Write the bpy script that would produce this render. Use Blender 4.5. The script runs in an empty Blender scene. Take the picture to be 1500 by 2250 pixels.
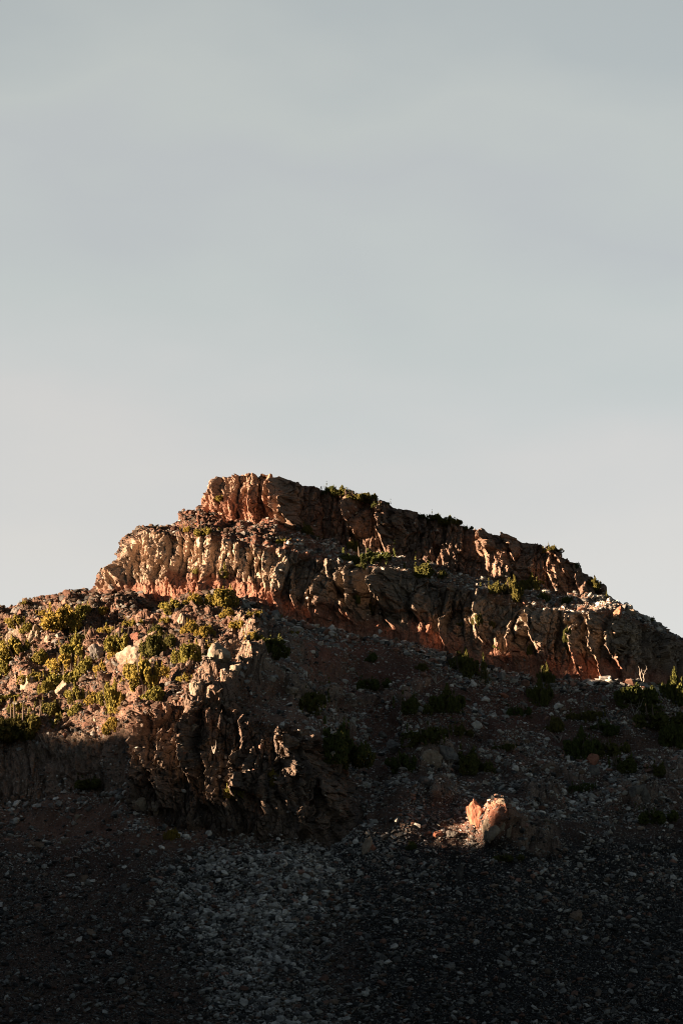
import bpy, math, time, os
import numpy as np
from mathutils import Vector, Matrix
from concurrent.futures import ThreadPoolExecutor
T0 = time.time()
DET = float(os.environ.get('DET', '1.0'))
scene = bpy.context.scene
EXPO, NISH, VEIL = 2.5, 0.0088, 0.203
C = scene.collection
R = math.radians

# ------------------------------------------------------------------ camera
F_PX, PITCH, CAMZ = 4047.0, R(15.8), 1.7          # focal length in photo pixels (photo is 1500 x 2250)
cam_d = bpy.data.cameras.new('camera'); cam = bpy.data.objects.new('camera', cam_d); C.objects.link(cam)
cam.location = (0, 0, CAMZ); cam.rotation_euler = (math.pi/2 + PITCH, 0, 0)
cam_d.sensor_fit = 'HORIZONTAL'; cam_d.sensor_width = 36.0; cam_d.lens = 36.0*F_PX/1500.0
cam_d.clip_start = 0.5; cam_d.clip_end = 6000
scene.camera = cam
# ------------------------------------------------------------------ light
SUN_EL, SUN_AZ = R(7.2), R(-17.0)                  # low sun to the left, AZ = how far behind the cliff plane
SUN = np.array([-math.cos(SUN_EL)*math.cos(SUN_AZ), math.cos(SUN_EL)*math.sin(SUN_AZ), math.sin(SUN_EL)])
sd = bpy.data.lights.new('sun', 'SUN'); so = bpy.data.objects.new('sun', sd); C.objects.link(so)
sd.energy = 5.0; sd.angle = R(0.8); sd.color = (1.0, 0.69, 0.46)
so.rotation_euler = Vector((-SUN[0], -SUN[1], -SUN[2])).to_track_quat('-Z', 'Y').to_euler()
so.location = (-300, 300, 320)
w = bpy.data.worlds.new('World'); scene.world = w; w.use_nodes = True
nt = w.node_tree; nt.nodes.clear(); N = nt.nodes.new; K = nt.links.new
out = N('ShaderNodeOutputWorld'); bg = N('ShaderNodeBackground'); bg2 = N('ShaderNodeBackground'); add = N('ShaderNodeAddShader')
sky = N('ShaderNodeTexSky'); sky.sky_type = 'NISHITA'; sky.sun_disc = False
sky.sun_elevation = SUN_EL; sky.sun_rotation = math.atan2(SUN[0], SUN[1]); sky.altitude = 2000
sky.dust_density = 0.6
K(sky.outputs[0], bg.inputs[0]); bg.inputs[1].default_value = NISH
# thin bright cloud veil that fills the sky behind the mountain
tc = N('ShaderNodeTexCoord'); sep = N('ShaderNodeSeparateXYZ'); K(tc.outputs['Generated'], sep.inputs[0])
mp = N('ShaderNodeMapping'); mp.inputs['Scale'].default_value = (1.6, 1.6, 3.6); mp.inputs['Rotation'].default_value = (R(2), R(-7), 0)
K(tc.outputs['Generated'], mp.inputs[0])
nz = N('ShaderNodeTexNoise'); nz.inputs['Scale'].default_value = 4.5; nz.inputs['Detail'].default_value = 5; nz.inputs['Roughness'].default_value = 0.42
K(mp.outputs[0], nz.inputs[0])
ma = N('ShaderNodeMath'); ma.operation = 'MULTIPLY_ADD'; ma.inputs[1].default_value = 0.17; K(nz.outputs[0], ma.inputs[0]); K(sep.outputs[2], ma.inputs[2])
mx_ = N('ShaderNodeMath'); mx_.operation = 'MULTIPLY_ADD'; mx_.inputs[1].default_value = 0.06; K(sep.outputs[0], mx_.inputs[0]); K(ma.outputs[0], mx_.inputs[2])
rp = N('ShaderNodeValToRGB'); K(mx_.outputs[0], rp.inputs[0])
def srgb(r, g, b):
    f = lambda c: (c/255/12.92) if c/255 <= 0.04045 else ((c/255+0.055)/1.055)**2.4
    return (f(r), f(g), f(b), 1)
def veil(r, g, b):      # what the cloud veil adds on top of the clear sky behind it
    t_ = srgb(r, g, b); q = 2**EXPO; n_ = (.53*NISH, 1.27*NISH, 2.05*NISH)
    return tuple(max(t_[k]/q-n_[k], 0)/VEIL for k in range(3))+(1,)
stops = [(0.26, veil(213,213,211)), (0.335, veil(212,211,208)), (0.385, veil(206,207,206)), (0.42, veil(199,204,204)), (0.465, veil(192,200,200)), (0.515, veil(187,194,197)), (0.55, veil(190,198,198)), (0.60, veil(180,190,193))]
el = rp.color_ramp.elements
el[0].position, el[0].color = stops[0]; el[1].position, el[1].color = stops[-1]
for p, c in stops[1:-1]:
    e = el.new(p); e.color = c
K(rp.outputs[0], bg2.inputs[0])
mr = N('ShaderNodeMapRange'); mr.interpolation_type = 'SMOOTHSTEP'
mr.inputs['From Min'].default_value = 0.6; mr.inputs['From Max'].default_value = 0.88; mr.inputs['To Min'].default_value = 0.022; mr.inputs['To Max'].default_value = VEIL
K(sep.outputs[1], mr.inputs[0]); K(mr.outputs[0], bg2.inputs[1])
K(bg.outputs[0], add.inputs[0]); K(bg2.outputs[0], add.inputs[1]); K(add.outputs[0], out.inputs[0])
scene.view_settings.view_transform = 'Standard'; scene.view_settings.look = 'None'
scene.view_settings.exposure = EXPO; scene.view_settings.gamma = 1.0
scene.cycles.filter_width = 1.05; scene.cycles.max_bounces = 4; scene.cycles.diffuse_bounces = 2
scene.cycles.use_denoising = False if os.environ.get('NODN') else True

# ------------------------------------------------------------------ numpy noise
rng = np.random.RandomState(7)
PERM = np.concatenate([rng.permutation(256)]*2).astype(np.int32)
GR = np.array([[1,1,0],[-1,1,0],[1,-1,0],[-1,-1,0],[1,0,1],[-1,0,1],[1,0,-1],[-1,0,-1],[0,1,1],[0,-1,1],[0,1,-1],[0,-1,-1],[1,1,0],[-1,1,0],[0,-1,1],[0,-1,-1]], np.float32)
def par(fn, *arrs):
    n = len(arrs[0]); k = max(1, n//60000); ch = np.array_split(np.arange(n), k) if k > 1 else [slice(None)]
    sl = ch if k == 1 else [slice(c[0], c[-1]+1) for c in ch]
    with ThreadPoolExecutor(4) as ex:
        r = list(ex.map(lambda s: fn(*[a[s] for a in arrs]), sl))
    return np.concatenate(r) if not isinstance(r[0], tuple) else tuple(np.concatenate(x) for x in zip(*r))
def _perlin(x, y, z):
    xi = np.floor(x).astype(np.int32); yi = np.floor(y).astype(np.int32); zi = np.floor(z).astype(np.int32)
    x = x-xi; y = y-yi; z = z-zi; xi &= 255; yi &= 255; zi &= 255
    u = x*x*x*(x*(x*6-15)+10); v = y*y*y*(y*(y*6-15)+10); q = z*z*z*(z*(z*6-15)+10)
    def g(dx, dy, dz):
        h = PERM[PERM[PERM[(xi+dx) & 255]+((yi+dy) & 255)]+((zi+dz) & 255)] & 15
        G = GR[h]
        return G[:,0]*(x-dx)+G[:,1]*(y-dy)+G[:,2]*(z-dz)
    a = g(0,0,0)*(1-u)+g(1,0,0)*u; b = g(0,1,0)*(1-u)+g(1,1,0)*u
    c = g(0,0,1)*(1-u)+g(1,0,1)*u; d = g(0,1,1)*(1-u)+g(1,1,1)*u
    return ((a*(1-v)+b*v)*(1-q)+(c*(1-v)+d*v)*q).astype(np.float32)
def pn(P, s, seed=0, zs=1.0):
    """perlin at 3-D points P with wavelength s metres (z wavelength s*zs)"""
    o = seed*17.37
    return par(_perlin, (P[:,0]/s+o).astype(np.float32), (P[:,1]/s+o*.7).astype(np.float32), (P[:,2]/(s*zs)+o*.3).astype(np.float32))
def fbm(P, s, oct=4, gain=.5, seed=0, zs=1.0):
    r = 0; a = 1
    for i in range(oct):
        r = r+a*pn(P, s, seed+i*3+1, zs); s *= .5; a *= gain
    return r
def _hash(i, j, k, m):
    h = (i*73856093) ^ (j*19349663) ^ (k*83492791) ^ (m*2654435)
    h = (h ^ (h >> 13))*1274126177 & 0x7fffffff
    return ((h ^ (h >> 15)) & 0xffff).astype(np.float32)/65535.
def _worley(x, y, z):
    xi = np.floor(x).astype(np.int64); yi = np.floor(y).astype(np.int64); zi = np.floor(z).astype(np.int64)
    f1 = np.full(x.shape, 9., np.float32); f2 = f1.copy(); cid = np.zeros(x.shape, np.float32); dirn = np.zeros(x.shape, np.float32)
    for dx in (-1,0,1):
        for dy in (-1,0,1):
            for dz in (-1,0,1):
                i = xi+dx; j = yi+dy; k = zi+dz
                ax = i+_hash(i,j,k,1)-x; ay = j+_hash(i,j,k,2)-y; az = k+_hash(i,j,k,3)-z
                d = np.sqrt(ax*ax+ay*ay+az*az).astype(np.float32)
                h = _hash(i,j,k,4); m = d < f1
                f2 = np.where(m, f1, np.minimum(f2, d)); 
                cid = np.where(m, h, cid)
                dirn = np.where(m, (ax*(h-.5)+ay*(_hash(i,j,k,5)-.5)+az*(_hash(i,j,k,6)-.5)), dirn); f1 = np.where(m, d, f1)
    return f1, f2, cid, dirn.astype(np.float32)
def wor(P, s, seed=0, zs=1.0):
    o = seed*11.3
    return par(_worley, P[:,0]/s+o+200., P[:,1]/s+o+200., P[:,2]/(s*zs)+o+200.)
def sst(a, b, x):
    t = np.clip((x-a)/(b-a), 0, 1); return t*t*(3-2*t)

# ------------------------------------------------------------------ mountain: feature lines (photo pixel rows) with their real distances
cp, sp = math.cos(PITCH), math.sin(PITCH)
def G(v):   # tangent of elevation of an image row
    y = -(np.asarray(v, float)-1125)/F_PX
    return (sp+y*cp)/(cp-y*sp)
def unproject(u, v, D):
    y = -(v-1125)/F_PX; x = (u-750)/F_PX; dy = cp-y*sp
    return np.stack([x*D/dy, D, CAMZ+G(v)*D], -1)
def project(P):
    X, Y, Z = P[:,0], P[:,1], P[:,2]-CAMZ
    f = Y*cp+Z*sp; up = -Y*sp+Z*cp
    return 750+F_PX*X/f, 1125-F_PX*up/f
def ln(u, *pts):
    p = np.array(pts, float); return np.interp(u, p[:,0], p[:,1])
def sky_line(u): return ln(u, (-2600,2400),(-900,1850),(0,1342),(60,1322),(100,1306),(150,1299),(205,1293),(214,1276),(226,1255),(262,1238),(270,1196),(288,1184),(298,1166),(318,1155),(345,1156),(370,1149),(394,1141),(402,1129),(418,1124),(438,1123),(446,1100),(460,1086),(467,1060),(482,1048),(510,1041),(540,1037),(580,1043),(640,1052),(700,1067),(760,1079),(850,1106),(930,1128),(1000,1143),(1060,1167),(1100,1174),(1140,1184),(1200,1201),(1250,1221),(1290,1254),(1320,1297),(1350,1322),(1400,1347),(1450,1372),(1500,1402),(2000,1640),(4200,2450))
def l6(u): return ln(u, (0,1340),(205,1293),(320,1155),(400,1130),(440,1126),(455,1132),(500,1147),(560,1150),(620,1155),(700,1182),(760,1200),(840,1215),(900,1232),(1000,1264),(1060,1278),(1150,1286),(1250,1302),(1300,1312),(1350,1326),(1500,1410),(4200,2450))
def l5(u): return ln(u, (0,1342),(205,1294),(262,1240),(290,1190),(320,1160),(360,1168),(400,1176),(450,1185),(500,1190),(550,1196),(600,1210),(650,1217),(700,1233),(780,1245),(860,1252),(950,1280),(1000,1291),(1060,1310),(1150,1328),(1250,1343),(1350,1352),(1400,1370),(1450,1390),(1500,1418),(4200,2460))
def l4(u): return ln(u, (-900,1860),(0,1350),(205,1298),(230,1304),(260,1311),(320,1322),(370,1324),(440,1308),(500,1312),(545,1322),(600,1345),(650,1364),(700,1381),(800,1402),(900,1414),(960,1430),(1000,1445),(1080,1470),(1180,1490),(1280,1500),(1380,1506),(1450,1512),(1500,1516),(2100,1760),(4200,2470))
def l3(u): return ln(u, (-2600,2500),(-900,1950),(-200,1640),(150,1625),(270,1600),(310,1572),(400,1556),(480,1566),(560,1590),(640,1606),(700,1640),(760,1690),(790,1740),(830,1720),(880,1640),(1000,1640),(1500,1640),(2100,1800),(4200,2480))
def l2(u): return ln(u, (-2600,2520),(-900,2050),(-200,1800),(0,1775),(150,1760),(270,1765),(310,1785),(400,1812),(480,1822),(560,1836),(640,1850),(700,1860),(750,1850),(790,1815),(850,1800),(1500,1800),(2100,1900),(4200,2500))
# distances (metres from the camera) along those lines
def d4(u): return ln(u, (-2600,560),(-900,520),(0,456),(205,443),(300,435),(450,426),(560,421.5),(640,422),(760,424.5),(950,427),(1080,427),(1200,426.5),(1380,428),(1500,438),(2100,480),(4200,560))
def d3(u): return ln(u, (-2600,480),(-900,410),(0,372),(150,364),(240,354),(310,336),(480,334),(640,335),(700,337),(760,344),(800,357),(850,370),(1000,380),(1500,411),(2100,430),(4200,450))
def d2(u): return ln(u, (-2600,440),(-900,380),(0,352),(150,348),(240,342),(310,330),(480,328),(640,328),(700,331),(760,336),(800,340),(1080,339),(1500,364),(2100,380),(4200,400))
def d1(u): return ln(u, (-2600,360),(-900,310),(0,284),(600,279),(900,280),(1500,292),(4200,340))
# columns: dense inside the frame, coarse outside
st = 1.15/DET
cols = np.concatenate([np.linspace(-2600,-400,60,endpoint=False), np.arange(-400,-30,4.), np.arange(-30,1530,st), np.arange(1530,1900,4.), np.linspace(1900,4200,60)])
nC = len(cols); nR = int(1000/st)
s_rows = np.concatenate([np.linspace(0,.12,14,endpoint=False), np.linspace(.12,1,nR)])   # 0 = below the frame, 1 = skyline
V_BOT = 2420.
SK = sky_line(cols); SK = SK+2.0
U, S = np.meshgrid(cols, s_rows)               # rows x cols
Vp = V_BOT*(1-S)+S*np.minimum(SK, V_BOT-20)[None,:]
Uf = U.ravel(); Vf = Vp.ravel(); n0 = Uf.size
Q = np.stack([Uf*.1, Vf*.1, Uf*0+3.], -1)      # photo-plane metres, only for wandering the feature lines
wob = fbm(Q, 6., 3, .5, 50)
wobu = fbm(Q, 9., 2, .5, 60)
Uw = Uf+wobu*7
lineV = [np.full(n0, V_BOT), np.full(n0, 2250.), l2(Uw)+wob*16, l3(Uw)+wob*22, l4(Uw)+wob*5, l5(Uw)+wob*6, l6(Uw)+wob*4, np.tile(np.minimum(SK, V_BOT-20), len(s_rows))]
for i in range(6, 0, -1): lineV[i] = np.maximum(lineV[i], lineV[i+1]+2)
for i in range(1, 7): lineV[i] = np.minimum(lineV[i], V_BOT-12+i)
D4 = d4(Uf); D5 = D4+ln(Uf, (200,2),(300,5),(1500,6))
g5, g6 = G(lineV[5]), G(lineV[6])
D6 = D5*np.exp(np.clip((g6-g5)/(.62-.26), 0, .2))+ln(Uf,(380,6),(450,5),(540,2),(640,-3),(700,0)); D7 = D6+ln(Uf, (300,2),(450,5),(1300,7),(1400,4))
lineD = [d1(Uf)-18, d1(Uf), d2(Uf), d3(Uf), D4, D5, D6, D7]
D = lineD[0].copy()
for i in range(7):
    a, b = lineV[i], lineV[i+1]; t = np.clip((a-Vf)/(a-b), 0, 1)
    # talus spans: even world slope rather than even row spacing
    if i in (1, 3):
        ga, gb, gv = G(a), G(b), G(np.clip(Vf, b, a)); za, zb = ga*lineD[i], gb*lineD[i+1]
        Tn = (zb-za)/np.maximum(lineD[i+1]-lineD[i], 1.); c0 = za-Tn*lineD[i]
        Dn = -c0/(Tn-gv); t = np.clip((Dn-lineD[i])/(lineD[i+1]-lineD[i]), 0, 1)
    D = np.where(Vf <= a, lineD[i]*(1-t)+lineD[i+1]*t, D)
# soften the breaks of slope along the columns
Dg = D.reshape(U.shape)
def blur_rows(A, k):
    P_ = np.pad(A, ((k,k),(0,0)), 'edge'); c = np.cumsum(P_, 0); c = np.vstack([np.zeros((1,A.shape[1])), c]); return (c[2*k+1:]-c[:-2*k-1])/(2*k+1)
def blur_cols(A, k): return blur_rows(A.T, k).T
k_ = max(1, int(3*DET)); Dg = blur_rows(blur_rows(Dg, k_), k_)
D = Dg.ravel()
P = unproject(Uf, Vf, D)

def band(vtop, vbot, soft=4.): return sst(vtop-soft, vtop+soft, Vf)*(1-sst(vbot-soft, vbot+soft, Vf))
m_up = band(lineV[7]-20, lineV[6])*sst(438,452,Uf)*(1-sst(1325,1370,Uf))
m_low = band(lineV[5], lineV[4])*sst(206,222,Uf)
m_ledge = band(lineV[6], lineV[5])*sst(300,340,Uf)
edge = wobu*26
m_out = band(lineV[3]-8, lineV[2]+4, 9.)*sst(275,312,Uf+edge)*(1-sst(772,815,Uf+edge))
m_left = band(lineV[3]+4, lineV[2]-6, 12.)*(1-sst(265,300,Uf))*.8
def blob(u, v, su, sv, rot=0., e=1.0):
    c, s = math.cos(R(rot)), math.sin(R(rot)); du, dv = Uf-u+wobu*su*.5, Vf-v+wob*sv*.35
    a, b = (du*c+dv*s)/su, (-du*s+dv*c)/sv
    return np.exp(-(a*a+b*b)**e)
# spur crest and other rock ribs standing out of the talus: (u, v, su, sv, rot, metres)
RIBS = [(760,1500,80,60,35,-4.0),(800,1620,60,80,0,-2.5),(560,1400,60,26,20,3.0),(545,1478,62,34,12,5.5),(470,1530,52,34,-25,4.5),(430,1470,40,26,-30,2.5),(345,1432,34,22,0,1.8),(80,1400,46,22,10,2.2),(285,1440,48,24,0,2.2),
        (640,1520,34,16,15,2.4),(720,1500,60,17,10,2.6),(830,1533,58,15,12,2.6),(905,1500,34,12,0,1.2),(955,1668,68,26,8,3.6),(1095,1808,44,32,15,3.0),(1170,1850,60,36,25,3.5),
        (1410,1745,52,28,10,2.5),(1240,1690,45,20,10,1.6),(1190,1745,40,24,0,1.6),(150,1640,70,26,0,2.0),(960,1740,46,22,0,1.6),(640,1430,40,14,25,1.5),(1470,1690,60,26,0,1.8),(760,1575,50,14,20,1.5)]
rib = np.zeros(n0); riba = np.zeros(n0)
for (u, v, su, sv, ro, am) in RIBS:
    b = blob(u, v, su, sv, ro, 1.5); rib += am*b; riba = np.maximum(riba, sst(.15,.6,b)*(am > 0))
# buttresses on the two cliff bands that catch the low sun on their left flanks
BUTT = [(632,1115,8,45,4.4),(655,1145,10,38,4.6),(600,1100,14,50,1.8),(560,1095,12,50,1.5),(790,1135,11,28,4.2),(865,1150,18,52,5.2),(885,1150,10,30,1.5),(965,1142,8,12,1.2),
        (1075,1190,14,40,4.6),(1132,1215,15,44,4.8),(1235,1240,18,46,5.2),(1262,1232,12,28,1.8),(1288,1285,9,30,2.5),(520,1100,16,48,2.0),(484,1090,16,40,2.0),
        (590,1240,10,60,1.6),(610,1300,9,42,1.6),(662,1300,9,46,2.4),(702,1325,11,50,2.8),(770,1265,12,34,4.6),(795,1300,8,50,4.0),(770,1350,22,22,3.0),(866,1300,14,44,5.4),(873,1330,10,30,2.6),(930,1330,8,40,3.2),
        (993,1300,6,24,1.6),(990,1395,14,40,2.4),(1070,1350,12,38,4.4),(1055,1395,14,22,1.4),(1140,1400,12,44,4.4),(1155,1350,9,36,2.6),(1190,1370,14,50,4.6),(1205,1430,24,26,2.2),(1268,1375,10,38,3.8),(1282,1430,12,42,3.8),
        (1308,1370,10,40,2.4),(1300,1410,16,20,1.6),(1330,1410,9,70,4.0),(1340,1460,14,26,2.0),(1368,1420,14,60,4.2),(1385,1470,16,34,2.2),(1445,1400,18,26,1.6),(1462,1440,12,18,1.2),
        (225,1275,12,26,2.0),(262,1280,18,36,2.0),(330,1270,30,60,1.0),(400,1290,22,34,1.6),(455,1290,22,30,1.6),
        (655,1640,22,36,3.4),(700,1690,14,56,4.0),(745,1740,12,50,3.4),(640,1720,12,50,3.0),(600,1740,12,50,2.8),(540,1720,14,56,2.8),(480,1730,14,60,2.2),(430,1650,18,70,2.6),(365,1680,14,80,2.4),(312,1700,12,80,2.0),(580,1820,16,30,1.8),(690,1820,26,30,2.2)]
m_cliff = np.clip(m_up+m_low+m_out+.7*m_left, 0, 1)
m_rock = np.clip(m_cliff+riba*.9, 0, 1)

# ------------------------------------------------------------------ displacement in world space
def normals(P3):
    du = np.gradient(P3, axis=1); dv = np.gradient(P3, axis=0)
    n = np.cross(du, dv); n /= np.linalg.norm(n, axis=-1, keepdims=True)+1e-9
    n[n[...,1] > .3] *= -1
    return n
Pg = P.reshape(U.shape+(3,))
sm = np.stack([blur_cols(blur_rows(Pg[...,i], max(2,int(8*DET))), max(2,int(8*DET))) for i in range(3)], -1)
Nn = normals(sm).reshape(-1,3)
print('base', round(time.time()-T0,1))
wp = np.stack([pn(P,7.,31), pn(P,7.,32), pn(P,7.,33)], -1); wp2 = np.stack([pn(P,2.,34), pn(P,2.,35), pn(P,2.,36)], -1)
du_ = np.linspace(-2600, 4200, 3401); xa = (du_-750)/F_PX*d4(du_)/cp; arc = np.concatenate([[0], np.cumsum(np.hypot(np.diff(xa), np.diff(d4(du_))))])
# cliff joints run straight down the face: noise lives on (distance along the cliff, tier, height)
Pc = np.stack([np.interp(Uf, du_, arc)*1.0, 40.*(m_up > .5)+80.*(m_out > .5), P[:,2]*(1+.55*m_out+.4*m_left)], -1)
Pw = Pc+wp*[.45,0,.8]+wp2*[.16,0,.3]
f1_ = np.abs(pn(Pw, 6.5, 1, 5.)); f2_ = np.abs(pn(Pw, 3.0, 2, 4.)); f3_ = np.abs(pn(Pw, 1.5, 3, 3.))
f4_ = pn(Pw, 2.3, 4, 7.)
flute = 2.0*(f1_-.25)+1.3*(f2_-.25)+.5*(f3_-.25)+.3*f4_
big = 2.0*pn(P, 18., 5, 2.)+1.3*pn(P, 8., 6, 1.3)
w1, w1b, w1c, w1d = wor(Pw, 2.2, 1, 8.0); w2, w2b, w2c, w2d = wor(Pc+wp2*[.12,0,.3], 1.1, 2, 2.0); w4, w4b, w4c, w4d = wor(Pc+wp*[.4,0,.9], 4.0, 3, 2.3); w5, w5b, w5c, w5d = wor(P+wp2*.1, .62, 4, 1.1)
blocks = 2.0*(w1c-.5)+2.6*w1d+.9*(w2c-.5)+1.5*w2d+1.9*(w4c-.5)+2.2*w4d+.32*(w5c-.5)+.5*w5d-.6*np.exp(-((w1b-w1)/.06)**2)-.3*np.exp(-((w2b-w2)/.08)**2)
butt = np.zeros(n0)
for (u, v, su, sv, am) in BUTT:
    du = (Uf-u+wobu*4+wob*3)/su
    dv = (Vf-v+wob*14+(w1c-.5)*30)/sv
    prof = np.where(du < 0, np.exp(-(np.abs(du)/.75)**2.4), np.exp(-(np.abs(du)/1.35)**1.7))   # steep on the left, easing off on the right
    butt += am*prof*np.exp(-np.abs(dv)**3)
strata = pn(P, 30., 9, .045)*.2+pn(P, 12., 10, .06)*.15
fine = fbm(P, 1.6, 3, .6, 20)
fade_sky = 1.0
tb, tbb, tbc, tbd = wor(P+wp2*.5, 1.9, 7)          # rubble lumps in the talus
lump = np.clip(1-tb*1.35, 0, 1)**.7*(tbc > .52)*(.3+tbc)
t2, t2b, t2c, t2d = wor(P, .85, 8)
lump2 = np.clip(1-t2*1.3, 0, 1)*(t2c > .4)
tal = 1.8*pn(P, 22., 12)+.9*pn(P, 9., 13)+.45*pn(P, 4., 14)
lefts = (1-sst(480,640,Uf+(Vf-1450)*.2))*(1-sst(1560,1700,Vf))          # knobbly sunlit flank on the left
rubb = np.clip(lefts+m_ledge+.35*sst(-.1,.35,fbm(P,14.,2,.5,90)), 0, 1)
smooth_scree = sst(1850,1950,Vf)
lowc = sst(.62,.78,(Vf-lineV[5])/np.maximum(lineV[4]-lineV[5],5))*m_low   # massive band at the foot of the lower cliff
disp = m_cliff*(flute*(1-.65*lowc)*(1-.25*m_out*0)+big*.22+blocks*(1-.75*lowc)*(1-.22*m_out)+strata)+fine*(.14+.10*m_rock)
disp += (1-m_cliff)*(tal*(1-.45*smooth_scree)+rubb*(1.1*lump+.35*lump2)+lefts*(3.4*pn(P,7.,40)+1.6*pn(P,2.8,41)))
disp += riba*(1-m_cliff)*(blocks*.32+.8*(f2_-.25)*1.7)+rib
disp *= sst(200,262,Uf)*.75+.25+(1-m_low)*(1-sst(200,262,Uf))*.75
inb = sst(0,30,V_BOT-Vf)
onclf = np.clip(m_cliff*1.2, 0, 1)
ridge_fade = 1-.75*sst(26,2,Vf-np.tile(SK,len(s_rows)))*(1-m_rock*0)
Nh = Nn*np.stack([1-.0*m_cliff, 1-.0*m_cliff, 1-.85*m_cliff], -1); Nh /= np.linalg.norm(Nh, axis=1)[:,None]
vec = Nh*disp[:,None]
bdir = np.array([-.62,-.78,.05])
vec[:,1] -= 8.0*blob(1083,1808,50,38,10,1.4)
vec += bdir*(butt*np.clip(m_rock,0,1)*1.45*(.55+.6*w1c+.35*w2c))[:,None]
vec[:,2] *= ridge_fade
P = P+vec*inb[:,None]
# small sideways jitter breaks the grid
P += np.stack([fbm(P,1.3,2,.5,91), fbm(P,1.3,2,.5,92), fbm(P,1.3,2,.5,93)*.6], -1)*(.16*inb)[:,None]
print('disp', round(time.time()-T0,1))

# back slope beyond the skyline and valley floor towards the camera
Pg = P.reshape(U.shape+(3,))
top = Pg[-1]; bot = Pg[0]
back = []
nb = 26
for j in range(1, nb+1):
    t = j/nb; dist = 90*t**1.6*3
    q = top.copy(); q[:,0] = q[:,0]*(1+dist/450); q[:,1] += dist; q[:,2] += -dist*(.02+.5*sst(0,.5,t))-0.25*t
    amp = 1.2*min(1,t*5)
    q[:,2] += amp*fbm(q, 9., 3, .5, 70); back.append(q)
front = []
for D_, dz in ((235,-18),(190,-34),(140,-40),(95,-30),(45,-12),(12,-2.2),(-40,0),(-400,30)):
    q = bot.copy(); q[:,0] = bot[:,0]; q[:,1] = D_+(bot[:,1]-260)*.5; q[:,2] = dz+(1.2*pn(q,30.,71) if D_ > 20 else 0); front.append(q)
front = np.stack(front[::-1]); back = np.stack(back)
full = np.concatenate([front, Pg, back], 0); nF = front.shape[0]; nRows = full.shape[0]
def padm(m):
    m = m.reshape(U.shape); return np.concatenate([np.repeat(m[:1], nF, 0), m, np.repeat(m[-1:], nb, 0)], 0)

# colours' masks (rock kinds, with some light and shade put into them)
nlow = fbm(P, 16., 3, .5, 110); nmid = fbm(P, 5., 3, .5, 111)
fr = (Vf-lineV[5])/np.maximum(lineV[4]-lineV[5], 5)      # 0 top of lower cliff, 1 foot
red = m_low*sst(.55,.80,fr+nmid*.22)*(.75+.25*nlow)
red = np.maximum(red, m_low*(1-sst(200,300,Uf))*.45)
red = np.maximum(red, m_up*(.30+.25*nmid)*(1-.45*sst(660,760,Uf)*(1-sst(1020,1080,Uf))))
red = np.maximum(red, m_up*sst(1060,1110,Vf+nmid*20)*(1-sst(600,650,Uf))*.75)
red = np.maximum(red, lefts*.22*(.6+nmid))
red = np.maximum(red, m_ledge*(1-sst(560,900,Uf))*.75)
tal_m = (1-m_rock)
for (u, v, su, sv, am) in [(270,1312,80,16,.95),(780,1420,120,36,1.0),(870,1480,130,36,.9),(880,1560,110,50,.8),(1100,1540,260,100,.95),(1250,1640,200,60,.4),(560,1360,60,30,.55),(360,1560,70,30,.5),(820,1610,60,60,.5),(1075,1805,60,50,1.1),(200,1850,200,80,.3),(850,1950,220,60,.22),(180,1350,90,26,.5),(1300,1500,160,22,.4),(620,1390,60,26,.7),(880,1490,26,10,1.2)]:
    red = np.maximum(red, am*blob(u, v, su, sv)*(.8+.5*nmid)*np.where((m_rock > .5) & (u != 1075), .6, 1))
pale = m_low*(1-sst(.5,.8,fr+nmid*.2))*(.45+.5*nmid+.25*(1-sst(560,680,Uf)))
pale = np.maximum(pale, m_up*(1-sst(640,700,Uf))*(.35+.4*nmid)); pale = np.maximum(pale, m_up*sst(1020,1080,Uf)*(.2+.3*nmid)); pale = np.maximum(pale, m_left*.5)
pale = np.maximum(pale, riba*(.12+.4*nmid))
pale = np.maximum(pale, m_low*sst(1060,1120,Uf)*(1-sst(.6,.85,fr))*(.45+.4*nmid))  # brightness of the sunlit right flutes put into the rock colour
streak = pn(P, 1.1, 120, 7.)
pale = np.clip(pale*(1-.45*m_low*sst(640,700,Uf)*(1-sst(1020,1080,Uf)))+m_cliff*.35*np.clip(streak,0,1), 0, 1)  # less pale across the cliff centre, its shade put into the colour
dark = np.clip(m_low*sst(600,660,Uf)*(1-sst(.45,.8,fr))*.55+m_out*.25+.35*nlow*m_cliff+m_cliff*.9*np.clip(-streak-.1,0,1)*(1-.5*lowc), 0, 1)
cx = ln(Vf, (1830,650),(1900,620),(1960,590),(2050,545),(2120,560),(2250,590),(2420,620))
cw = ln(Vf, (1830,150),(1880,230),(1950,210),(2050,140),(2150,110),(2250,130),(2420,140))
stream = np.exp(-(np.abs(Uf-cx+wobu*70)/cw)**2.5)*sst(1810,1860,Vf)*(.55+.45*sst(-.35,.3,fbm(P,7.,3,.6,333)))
gravel_shade = np.clip(.55*sst(1380,1480,Vf)*sst(700,900,Uf)+sst(1800,1900,Vf)*.6+stream, 0, 1)*tal_m
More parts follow.
